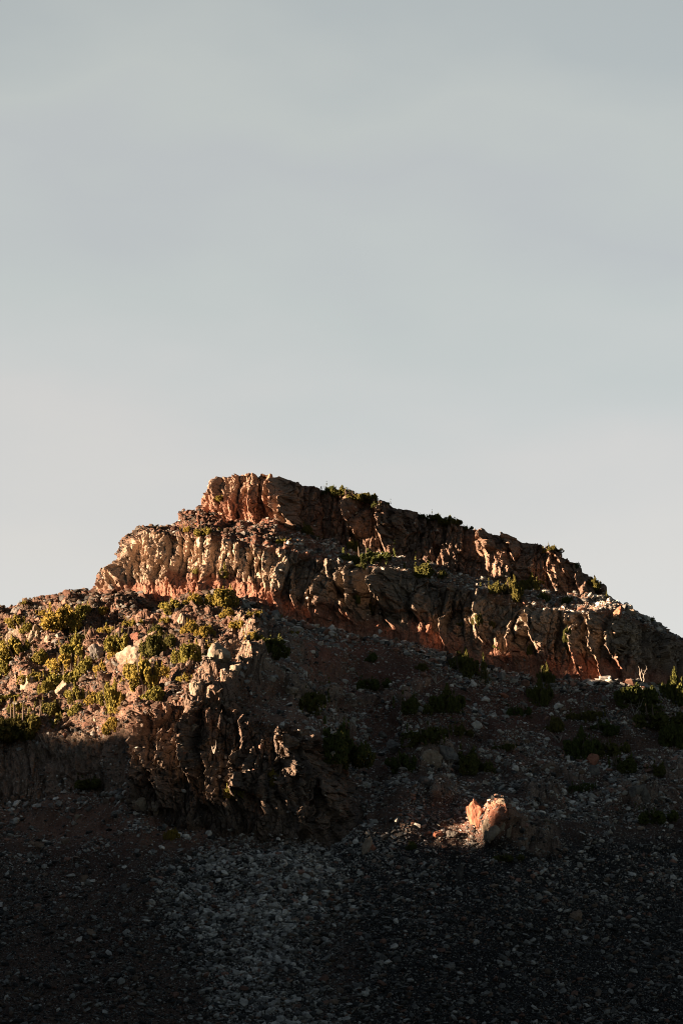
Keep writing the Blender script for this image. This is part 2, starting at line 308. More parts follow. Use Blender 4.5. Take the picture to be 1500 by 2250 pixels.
# ------------------------------------------------------------------ materials
def mat(name):
    m = bpy.data.materials.new(name); m.use_nodes = True; t = m.node_tree; b = t.nodes['Principled BSDF']
    b.inputs['Roughness'].default_value = .95; b.inputs['Specular IOR Level'].default_value = .12
    return m, t, b
def mixc(t, fac, a, b, blend='MIX'):
    n = t.nodes.new('ShaderNodeMix'); n.data_type = 'RGBA'; n.blend_type = blend
    for s, x in ((n.inputs[0], fac), (n.inputs[6], a), (n.inputs[7], b)):
        if isinstance(x, bpy.types.NodeSocket): t.links.new(x, s)
        elif isinstance(x, (int, float)): s.default_value = x
        else: s.default_value = (*x, 1)
    return n.outputs[2]
def noise(t, scale, detail=4, rough=.6, vec=None):
    n = t.nodes.new('ShaderNodeTexNoise'); n.inputs['Scale'].default_value = scale; n.inputs['Detail'].default_value = detail; n.inputs['Roughness'].default_value = rough
    if vec is not None: t.links.new(vec, n.inputs[0])
    return n.outputs[0]
def ramp(t, x, a, b):
    n = t.nodes.new('ShaderNodeMapRange'); n.inputs['From Min'].default_value = a; n.inputs['From Max'].default_value = b; n.interpolation_type = 'SMOOTHSTEP'
    t.links.new(x, n.inputs[0]); return n.outputs[0]
def attr(t, name, kind='GEOMETRY'):
    n = t.nodes.new('ShaderNodeAttribute'); n.attribute_name = name; n.attribute_type = kind; return n
m_terrain, t, b = mat('volcanic rock and soil')
tcn = t.nodes.new('ShaderNodeTexCoord'); mpn = t.nodes.new('ShaderNodeMapping'); mpn.inputs['Scale'].default_value = (1,1,.3); t.links.new(tcn.outputs['Object'], mpn.inputs[0])
ob = tcn.outputs['Object']
n1 = noise(t, .35, 6, .65, ob); n2 = noise(t, 1.6, 5, .7, ob); nv = noise(t, .9, 5, .65, mpn.outputs[0])
rock = mixc(t, ramp(t, n1, .35, .65), (.095,.074,.060), (.215,.158,.118))
rock = mixc(t, attr(t,'dark').outputs['Fac'], rock, (.052,.052,.050))
palec = mixc(t, ramp(t, n2, .3, .7), (.31,.245,.185), (.53,.425,.32))
rock = mixc(t, attr(t,'pale').outputs['Fac'], rock, palec)
redc = mixc(t, ramp(t, nv, .35, .65), (.17,.070,.047), (.34,.17,.115))
rock = mixc(t, attr(t,'red').outputs['Fac'], rock, redc)
soil = mixc(t, ramp(t, n1, .3, .7), (.125,.075,.055), (.235,.145,.105))
soil = mixc(t, attr(t,'red').outputs['Fac'], soil, mixc(t, ramp(t, n2, .3, .7), (.17,.062,.042), (.30,.125,.085)))
soil = mixc(t, attr(t,'left').outputs['Fac'], soil, mixc(t, ramp(t, n2, .3, .7), (.048,.035,.025), (.11,.080,.056)))
soil = mixc(t, attr(t,'gravel_shade').outputs['Fac'], soil, (.020,.020,.020))  # near-black soil paints the shade between the scree stones
pal = ramp(t, noise(t, 2.4, 3, .6, ob), .56, .68)
soil = mixc(t, pal, soil, (.14,.125,.11))
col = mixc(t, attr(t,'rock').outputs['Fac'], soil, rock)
sp_ = mixc(t, ramp(t, noise(t, 4.0, 3, .7, ob), .32, .7), (.62,.62,.62), (1.3,1.3,1.3))
col = mixc(t, 1.0, col, sp_, 'MULTIPLY')
t.links.new(col, b.inputs['Base Color'])
bmp = t.nodes.new('ShaderNodeBump'); bmp.inputs['Strength'].default_value = .55; bmp.inputs['Distance'].default_value = .25
t.links.new(noise(t, 3.2, 5, .7, ob), bmp.inputs['Height']); t.links.new(bmp.outputs[0], b.inputs['Normal'])

def grid_object(name, P3, keep, masks, material):
    nr, nc = P3.shape[:2]
    ii = np.arange(nr*nc, dtype=np.int32).reshape(nr, nc)
    q = np.stack([ii[:-1,:-1], ii[:-1,1:], ii[1:,1:], ii[1:,:-1]], -1)[keep]
    used, inv = np.unique(q, return_inverse=True); q = inv.reshape(-1,4).astype(np.int32)
    co = P3.reshape(-1,3)[used].astype(np.float32)
    me = bpy.data.meshes.new(name); me.vertices.add(len(co)); me.vertices.foreach_set('co', co.ravel())
    me.loops.add(q.size); me.loops.foreach_set('vertex_index', q.ravel())
    me.polygons.add(len(q)); me.polygons.foreach_set('loop_start', np.arange(0, q.size, 4, dtype=np.int32)); me.polygons.foreach_set('loop_total', np.full(len(q), 4, np.int32))
    for k, m in masks.items():
        a = me.attributes.new(k, 'FLOAT', 'POINT'); a.data.foreach_set('value', m.ravel()[used].astype(np.float32))
    me.update(); me.materials.append(material)
    me.polygons.foreach_set('use_smooth', np.zeros(len(q), bool))
    o = bpy.data.objects.new(name, me); C.objects.link(o); o['kind'] = 'structure'
    return o
masks = {k: padm(np.clip(v,0,1)) for k, v in dict(red=red, pale=pale, dark=dark, gravel_shade=gravel_shade, left=lefts*.65*sst(-.3,.3,nmid), rock=np.clip(m_rock+.25*lefts*sst(.1,.4,lump),0,1)).items()}
mu, ml, mo = padm(m_up), padm(m_low), padm(m_out)
inner = np.zeros(full.shape[:2], bool); inner[nF:nF+U.shape[0]] = True
cell = lambda m: m[:-1,:-1]
is_u = cell((mu > .5) & inner); is_l = cell((ml > .5) & inner) & ~is_u; is_o = cell((mo > .5) & inner) & ~is_u & ~is_l
grid_object('upper_cliff', full, is_u, masks, m_terrain)['label'] = 'upper brown cliff band below the summit skyline'
grid_object('lower_cliff', full, is_l, masks, m_terrain)['label'] = 'lower fluted cliff band with red rock at its foot'
grid_object('rock_outcrop', full, is_o, masks, m_terrain)['label'] = 'dark craggy outcrop standing above the grey scree'
grid_object('mountain_slope', full, ~(is_u|is_l|is_o), masks, m_terrain)['label'] = 'stony red brown mountainside'
print('terrain', full.shape, round(time.time()-T0,1))

# ------------------------------------------------------------------ depth buffer of the mountain, for standing things on the visible ground
pu, pv = project(P); ok = (pu > -60) & (pu < 1560) & (pv > 950) & (pv < 2420) & (Vf < V_BOT-30)
ZB = 3.0; zw, zh = 540, 490
idx = np.where(ok)[0]; ci = ((pu[idx]+60)/ZB).astype(int).clip(0,zw-1); cj = ((pv[idx]-950)/ZB).astype(int).clip(0,zh-1)
key = cj*zw+ci; order = np.lexsort((P[idx,1], key)); ks, first = np.unique(key[order], return_index=True)
zb = np.full(zw*zh, -1, np.int64); zb[ks] = idx[order[first]]; zb = zb.reshape(zh, zw)
def ground(u, v):
    """the mountain point seen at photo pixel u, v (moves down when that pixel is sky)"""
    i = int((u+60)/ZB); i = min(max(i,0),zw-1)
    for k in range(60):
        j = int((v-950)/ZB)+k
        if 0 <= j < zh and zb[j,i] >= 0: return P[zb[j,i]].copy()
    return P[idx[0]].copy()
MPP = lambda Y: Y/(F_PX*math.cos(PITCH))      # metres per photo pixel at distance Y (close enough across the frame)

# ------------------------------------------------------------------ unseen ridge out of frame to the left, crest shaped so its shadow covers the foot of the mountain
XR = -330.
BND = [(-300,1540),(0,1568),(120,1575),(250,1585),(330,1600),(400,1625),(560,1700),(700,1830),(900,1856),(1070,1898),(1300,1930),(1700,1950)]
cr = []
for (u, v) in BND:
    if 0 <= u <= 1500: p = ground(u, v)
    else:
        k0 = np.argmin((Uf-u)**2+(Vf-v)**2); p = P[k0]
    tt = (p[0]-XR)/-SUN[0]; cr.append((p[1]+tt*SUN[1], p[2]+tt*SUN[2], p[0]))

yr = np.linspace(-250, 760, 90); ca = np.array(cr)
crest = np.array([np.sum(ca[:,1]*np.exp(-((ca[:,0]-y)/9)**2))/max(np.sum(np.exp(-((ca[:,0]-y)/9)**2)),1e-12) if ca[:,0].min() <= y <= ca[:,0].max() else (ca[0,1] if y > ca[:,0].max() else 115.) for y in yr])
crest = np.where(np.isfinite(crest) & (crest > 60), crest, 118.)
xs = np.concatenate([np.linspace(-260,0,22), np.linspace(0,150,20)[1:]])
RG = np.zeros((len(yr), len(xs), 3)); RG[...,0] = XR+xs[None,:]; RG[...,1] = yr[:,None]
prof = np.where(xs < 0, 1+xs/300, 1-(np.maximum(xs,0)/150)**1.1*1.05)
RG[...,2] = crest[:,None]*prof[None,:]
rgf = RG.reshape(-1,3); rn = (fbm(rgf, 24., 4, .5, 200)*4).reshape(RG.shape[:2])
RG[...,2] += rn*1.0-2.0*(xs[None,:] == 0); RG[...,2] -= 30*sst(40,150,xs)[None,:]
zr = np.zeros(RG.shape[:2])
ridge = grid_object('shading_ridge', RG, np.ones((len(yr)-1,len(xs)-1), bool), dict(red=zr+.2, pale=zr, dark=zr+.3, gravel_shade=zr, left=zr, rock=zr+.6), m_terrain)
ridge['label'] = 'unseen ridge shaped to shade the foot of the mountain'

# ------------------------------------------------------------------ loose stones (scree): one object of countless stones
def poly_stone(seed, sub, rough=.0):
    import bmesh
    r = np.random.RandomState(seed); bm = bmesh.new(); bmesh.ops.create_icosphere(bm, subdivisions=sub, radius=1)
    n = r.normal(size=(9,3)); n /= np.linalg.norm(n, axis=1)[:,None]; d = r.uniform(.45,1.0,9)
    co = np.array([v.co for v in bm.verts]); co /= np.linalg.norm(co,axis=1)[:,None]
    dot = co@n.T; rad = np.min(np.where(dot > .05, d[None,:]/np.maximum(dot,.05), 9.), 1).clip(.3,1.25)
    co = co*rad[:,None]
    if rough: co = co*(1+rough*fbm(co*1., .7, 5, .62, seed % 50)[:,None])
    return bm, co
def stone_mesh(name, seed, sub=1, dims=None, rough=0., rotz=0., material=None, tilt=0.):
    bm, co = poly_stone(seed, sub, rough)
    c, s = math.cos(rotz), math.sin(rotz); co = co@np.array([[c,s,0],[-s,c,0],[0,0,1]])
    co = co-(co.max(0)+co.min(0))/2
    if dims is not None:
        co = co/(co.max(0)-co.min(0))*np.array(dims)
        if tilt: c, s = math.cos(tilt), math.sin(tilt); co = co@np.array([[c,0,-s],[0,1,0],[s,0,c]])
    for v, p in zip(bm.verts, co): v.co = p
    me = bpy.data.meshes.new(name); bm.to_mesh(me); bm.free()
    if material: me.materials.append(material)
    return me
m_stone, t, b = mat('loose stone')
ac = attr(t, 'col', 'INSTANCER'); tcn = t.nodes.new('ShaderNodeTexCoord')
vr = mixc(t, ramp(t, noise(t, 1.8, 4, .6, tcn.outputs['Object']), .3, .7), (.7,.7,.7), (1.25,1.25,1.25))
t.links.new(mixc(t, 1.0, ac.outputs['Color'], vr, 'MULTIPLY'), b.inputs['Base Color'])
protos = [bpy.data.objects.new('stone', stone_mesh('stone', 100+k, 1, (1.0,.7+.12*(k%3),.34+.15*(k%4)), material=m_stone)) for k in range(7)]
Pin = P.reshape(U.shape+(3,)); A = np.linalg.norm(np.cross(Pin[1:,:-1]-Pin[:-1,:-1], Pin[:-1,1:]-Pin[:-1,:-1]), axis=-1)
def q_(m): return m.reshape(U.shape)[:-1,:-1]
inf = (q_(Uf) > -160) & (q_(Uf) < 1660) & (q_(Vf) < 2400)
tm = q_(1-m_rock); clump = q_(fbm(P, 11., 3, .6, 300)); clump2 = q_(fbm(P, 3., 2, .6, 301))
dens = tm*(.22+1.3*sst(-.15,.45,clump+.35*clump2)); bare = q_(red)*sst(1360,1700,q_(Vf))
dens *= 1-.72*np.clip(bare,0,1)*(clump2 < .25); dens += q_(stream)*2.2*tm; dens += .35*q_(m_ledge); dens *= 1+.1*q_(lefts)
dens += .9*tm*sst(1830,2000,q_(Vf)); dens += .05*q_(m_cliff)+.25*q_(riba)*.6
dens += q_(np.exp(-((Vf-lineV[4]-10)/13)**2)*sst(200,230,Uf))*tm*.9
wgt = np.where(inf, A*dens, 0).ravel(); wgt /= wgt.sum(); NS = int(520000*min(1,DET))
r = np.random.RandomState(5); pick = r.choice(wgt.size, NS, p=wgt); pi, pj = np.unravel_index(pick, A.shape)
fu, fv = r.rand(NS,1), r.rand(NS,1)
pos = Pin[pi,pj]*(1-fu)*(1-fv)+Pin[pi,pj+1]*fu*(1-fv)+Pin[pi+1,pj]*(1-fu)*fv+Pin[pi+1,pj+1]*fu*fv
fi = pi*U.shape[1]+pj
foot = np.exp(-((Vf-lineV[4]-10)/13)**2)*(Vf > lineV[4]-4)
zone_big = 1+.9*foot[fi]+.05*lefts[fi]+.1*m_ledge[fi]+.1*stream[fi]
size = (.145*(1-r.rand(NS))**(-1/2.15)).clip(0,1.5)*zone_big*np.where(Vf[fi] > 1830, .85, 1.)
size *= np.where(m_cliff[fi] > .5, .6, 1)
rot = np.stack([r.uniform(-.5,.5,NS)+.45, r.uniform(-.5,.5,NS), r.uniform(0,6.28,NS)], -1)
scl = np.stack([size*r.uniform(.8,1.3,NS), size*r.uniform(.8,1.2,NS), size*r.uniform(.7,1.2,NS)], -1)
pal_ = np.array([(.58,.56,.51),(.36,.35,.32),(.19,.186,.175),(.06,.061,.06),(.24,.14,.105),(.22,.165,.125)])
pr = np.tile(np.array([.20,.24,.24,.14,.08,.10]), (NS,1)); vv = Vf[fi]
low = sst(1700,1900,vv)*(1-.9*stream[fi].clip(0,1)); pr[:,0] *= 1-.6*low; pr[:,1] *= 1-.2*low; pr[:,3] *= 1+1.6*low  # darker stone mix low down stands for the deep shade there
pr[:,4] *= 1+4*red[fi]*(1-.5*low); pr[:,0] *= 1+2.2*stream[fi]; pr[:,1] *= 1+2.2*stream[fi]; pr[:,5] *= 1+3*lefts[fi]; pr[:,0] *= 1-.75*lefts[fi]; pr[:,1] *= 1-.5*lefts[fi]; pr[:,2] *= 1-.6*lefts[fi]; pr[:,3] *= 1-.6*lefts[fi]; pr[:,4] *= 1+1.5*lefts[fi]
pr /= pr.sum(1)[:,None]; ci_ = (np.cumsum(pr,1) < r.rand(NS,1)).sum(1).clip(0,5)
colr = pal_[ci_]*r.uniform(.7,1.25,(NS,1))*(1-.58*lefts[fi]-.12*stream[fi]-.4*sst(1860,2100,vv)*(1-stream[fi]))[:,None]  # lower slope's shade also put into the stone colour
pr = None
pm = bpy.data.meshes.new('scree'); pm.vertices.add(NS); pm.vertices.foreach_set('co', (pos+Nn[fi]*size[:,None]*.12).astype(np.float32).ravel())
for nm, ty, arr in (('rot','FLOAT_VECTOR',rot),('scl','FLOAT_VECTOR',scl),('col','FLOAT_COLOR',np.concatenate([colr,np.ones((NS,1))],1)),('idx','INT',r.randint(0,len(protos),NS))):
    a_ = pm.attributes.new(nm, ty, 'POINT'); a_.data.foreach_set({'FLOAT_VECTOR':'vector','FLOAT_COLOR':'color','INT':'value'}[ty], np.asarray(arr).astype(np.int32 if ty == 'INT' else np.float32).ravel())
scree = bpy.data.objects.new('scree', pm); C.objects.link(scree); scree['kind'] = 'stuff'; scree['label'] = 'loose grey and reddish stones covering the slopes'; scree['category'] = 'scree'
ng = bpy.data.node_groups.new('scatter stones', 'GeometryNodeTree')
ng.interface.new_socket('Geometry', in_out='INPUT', socket_type='NodeSocketGeometry'); ng.interface.new_socket('Geometry', in_out='OUTPUT', socket_type='NodeSocketGeometry')
gi, go = ng.nodes.new('NodeGroupInput'), ng.nodes.new('NodeGroupOutput'); m2p = ng.nodes.new('GeometryNodeMeshToPoints'); iop = ng.nodes.new('GeometryNodeInstanceOnPoints'); jg = ng.nodes.new('GeometryNodeJoinGeometry')
for p_ in reversed(protos):
    oi = ng.nodes.new('GeometryNodeObjectInfo'); oi.inputs['Object'].default_value = p_; oi.inputs['As Instance'].default_value = True; ng.links.new(oi.outputs['Geometry'], jg.inputs[0])
def na(nm, ty):
    a_ = ng.nodes.new('GeometryNodeInputNamedAttribute'); a_.data_type = ty; a_.inputs[0].default_value = nm; return a_.outputs[0]
ng.links.new(gi.outputs[0], m2p.inputs[0]); ng.links.new(m2p.outputs[0], iop.inputs['Points']); ng.links.new(jg.outputs[0], iop.inputs['Instance'])
iop.inputs['Pick Instance'].default_value = True; ng.links.new(na('idx','INT'), iop.inputs['Instance Index'])
ng.links.new(na('rot','FLOAT_VECTOR'), iop.inputs['Rotation']); ng.links.new(na('scl','FLOAT_VECTOR'), iop.inputs['Scale']); ng.links.new(iop.outputs[0], go.inputs[0])
md = scree.modifiers.new('scatter', 'NODES'); md.node_group = ng
print('scree', round(time.time()-T0,1))

# ------------------------------------------------------------------ plants
m_fol, t, b = mat('pine needles'); oi = t.nodes.new('ShaderNodeObjectInfo')
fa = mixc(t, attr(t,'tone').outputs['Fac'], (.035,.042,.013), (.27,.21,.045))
fb = mixc(t, ramp(t, oi.outputs['Random'], .1, .9), (.8,.9,.85), (1.15,1.03,.9)); t.links.new(mixc(t, 1., fa, fb, 'MULTIPLY'), b.inputs['Base Color']); b.inputs['Roughness'].default_value = .8
m_fol_shade, t, b = mat('shaded pine needles'); oi = t.nodes.new('ShaderNodeObjectInfo')  # darker copy of the needles, puts shade into right-hand and dark plants
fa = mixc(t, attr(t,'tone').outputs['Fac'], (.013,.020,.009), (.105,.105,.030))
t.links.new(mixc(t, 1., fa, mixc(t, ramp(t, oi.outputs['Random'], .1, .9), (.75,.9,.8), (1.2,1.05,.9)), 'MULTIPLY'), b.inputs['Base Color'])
m_bark, t, b = mat('grey bark'); tcn = t.nodes.new('ShaderNodeTexCoord')
t.links.new(mixc(t, noise(t, 9., 4, .7, tcn.outputs['Object']), (.06,.045,.035), (.16,.13,.10)), b.inputs['Base Color'])
m_dead, t, b = mat('bleached dead wood'); tcn = t.nodes.new('ShaderNodeTexCoord')
t.links.new(mixc(t, noise(t, 7., 4, .7, tcn.outputs['Object']), (.22,.20,.17), (.42,.38,.33)), b.inputs['Base Color'])
def sprigs(pts, dirs, L, W, r):
    n = len(pts); d = dirs+r.normal(size=(n,3))*.6; d[:,2] += .25; d /= np.linalg.norm(d,axis=1)[:,None]
    a = np.cross(d, r.normal(size=(n,3))); a /= np.linalg.norm(a,axis=1)[:,None]+1e-9; c = np.cross(d, a)
    L = L*r.uniform(.6,1.4,(n,1)); W = W*r.uniform(.7,1.3,(n,1))
    v = np.stack([pts-d*L*.35+a*W, pts-d*L*.35+(-.5*a+.87*c)*W, pts-d*L*.35+(-.5*a-.87*c)*W, pts+d*L*.75], 1)
    f = np.arange(n)[:,None,None]*4+np.array([[0,1,3],[1,2,3],[2,0,3]])[None]
    return v.reshape(-1,3), f.reshape(-1,3)
def crown_mesh(kind, seed, fm):
    """unit crown: width 2 (x -1..1), height 1 from z = 0"""
    r = np.random.RandomState(seed); P_, D_, T_ = [], [], []
    def lobe(c, rad, n):
        d = r.normal(size=(n,3)); d /= np.linalg.norm(d,axis=1)[:,None]; k = r.uniform(.45,1,(n,1))**.5
        bumps = 1+.22*fbm(d+seed, .7, 2, .5, seed % 40)[:,None]
        p = np.array(c)+d*np.array(rad)*k*bumps; m = p[:,2] > -.03
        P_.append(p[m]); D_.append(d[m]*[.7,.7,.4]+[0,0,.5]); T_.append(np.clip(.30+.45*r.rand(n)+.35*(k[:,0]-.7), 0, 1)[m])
    def spire(x, y, z0, h, w_, n):
        z = r.rand(n)**1.1; a = r.rand(n)*6.28; rr = w_*(1-z)**.8*r.uniform(.3,1,n)*(1+.3*np.sin(z*26+seed))
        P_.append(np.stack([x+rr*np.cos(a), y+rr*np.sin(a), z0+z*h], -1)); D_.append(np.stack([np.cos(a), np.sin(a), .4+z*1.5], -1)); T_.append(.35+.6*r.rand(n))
    if kind == 'round':
        for i in range(13):
            a = r.rand()*6.28; q = r.uniform(0,.68); h = r.uniform(.18,.62)*(1-.4*q); lobe((q*math.cos(a), q*math.sin(a), h), (r.uniform(.20,.36),)*2+(r.uniform(.18,.32),), 400)
        for i in range(3): spire(r.uniform(-.4,.4), r.uniform(-.4,.4), .5, r.uniform(.25,.4), .14, 40)
    elif kind == 'mat':
        for i in range(17):
            a = r.rand()*6.28; q = r.uniform(0,.78); h = r.uniform(.08,.42)*(1-.3*q); lobe((q*math.cos(a), q*math.sin(a), h), (r.uniform(.14,.30),)*2+(r.uniform(.16,.34),), 300)
        for i in range(7): spire(r.uniform(-.8,.8), r.uniform(-.4,.4), .25, r.uniform(.35,.75), .045, 20)
    elif kind == 'upright':
        for i in range(5):
            x, y = r.uniform(-.5,.5), r.uniform(-.4,.4); hh = r.uniform(.55,1.)*(1-.4*abs(x)); spire(x, y, 0, hh, r.uniform(.34,.55), 560)
        for i in range(14): lobe((r.uniform(-.7,.7), r.uniform(-.5,.5), r.uniform(.05,.6)), (r.uniform(.2,.34),)*2+(r.uniform(.16,.26),), 320)
    else:
        spire(0, 0, .02, .98, .9, 1300)
    L, W = .07, .042
    p, d, T = np.concatenate(P_), np.concatenate(D_), np.concatenate(T_)
    keep_ = fbm(np.concatenate([p[:,:2], p[:,2:]*.7], 1)+seed*3.1, .34, 2, .5, seed % 30) > -.12
    p, d, T = p[keep_], d[keep_], T[keep_]
    v, f = sprigs(p, d, L, W, r)
    v[:,2] = np.maximum(v[:,2], -.05)
    me = bpy.data.meshes.new('crown'); me.from_pydata(v.tolist(), [], f.tolist())
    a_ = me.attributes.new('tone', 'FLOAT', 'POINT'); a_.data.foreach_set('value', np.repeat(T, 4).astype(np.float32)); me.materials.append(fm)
    return me
def tube_mesh(name, paths, material):
    V, Fc = [], []
    for pts, rad in paths:
        pts = np.array(pts, float); o = len(V)
        for i, p in enumerate(pts):
            d = pts[min(i+1,len(pts)-1)]-pts[max(i-1,0)]; d /= np.linalg.norm(d); a = np.cross(d, [.3,.9,.2]); a /= np.linalg.norm(a); c = np.cross(d, a)
            for k in range(6): V.append(p+rad[i]*(math.cos(k*1.047)*a+math.sin(k*1.047)*c))
        for i in range(len(pts)-1):
            for k in range(6): Fc.append((o+i*6+k, o+i*6+(k+1)%6, o+i*6+6+(k+1)%6, o+i*6+6+k))
        Fc.append(tuple(o+(len(pts)-1)*6+k for k in range(6)))
    me = bpy.data.meshes.new(name); me.from_pydata([tuple(v) for v in V], [], Fc); me.materials.append(material); return me
def trunk_mesh(kind, seed):
    r = np.random.RandomState(seed); ps = []
    if kind == 'cone': ps.append(([(0,0,-.15),(0,0,.3),(.02,0,.9)], [.10,.07,.01]))
    else:
        for i in range(5):
            a = r.rand()*6.28; q = r.uniform(.2,.55); ps.append(([(0,0,-.15),(q*.4*math.cos(a),q*.4*math.sin(a),.15),(q*math.cos(a),q*math.sin(a),.42),(q*1.1*math.cos(a),q*1.1*math.sin(a),.75)], [.07,.05,.03,.01]))
    return tube_mesh('trunk', ps, m_bark)
CR = {(k, i, f): (crown_mesh(k, 10*i+j+1, m_fol_shade if f else m_fol), trunk_mesh(k, 50*i+j)) for j, k in enumerate(('round','mat','upright','cone')) for i in range(3) for f in (0, 1)}
def plant(name, u, v, w_, h_, kind, label, i, group=None, rest=None):
    g = ground(u, v+1); s = MPP(g[1]); W_ = w_*s; H = h_*s
    e = bpy.data.objects.new(name, None); C.objects.link(e); e.empty_display_size = .3; e.location = (g[0], g[1]+min(W_*.15,.6), g[2]-.2*H)
    k_ = 1.32 if u < 640 else 1.22; e.scale = (W_*.62*k_, W_*.55*k_, H*1.3*k_); e.rotation_euler = (0, 0, ((i*2.399) % .9-.45))
    e['label'] = label; e['category'] = 'tree' if kind in ('upright','cone') else 'shrub'
    if group: e['group'] = group
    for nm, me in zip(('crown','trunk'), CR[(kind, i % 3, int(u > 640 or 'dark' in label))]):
        o = bpy.data.objects.new(nm, me); C.objects.link(o); o.parent = e
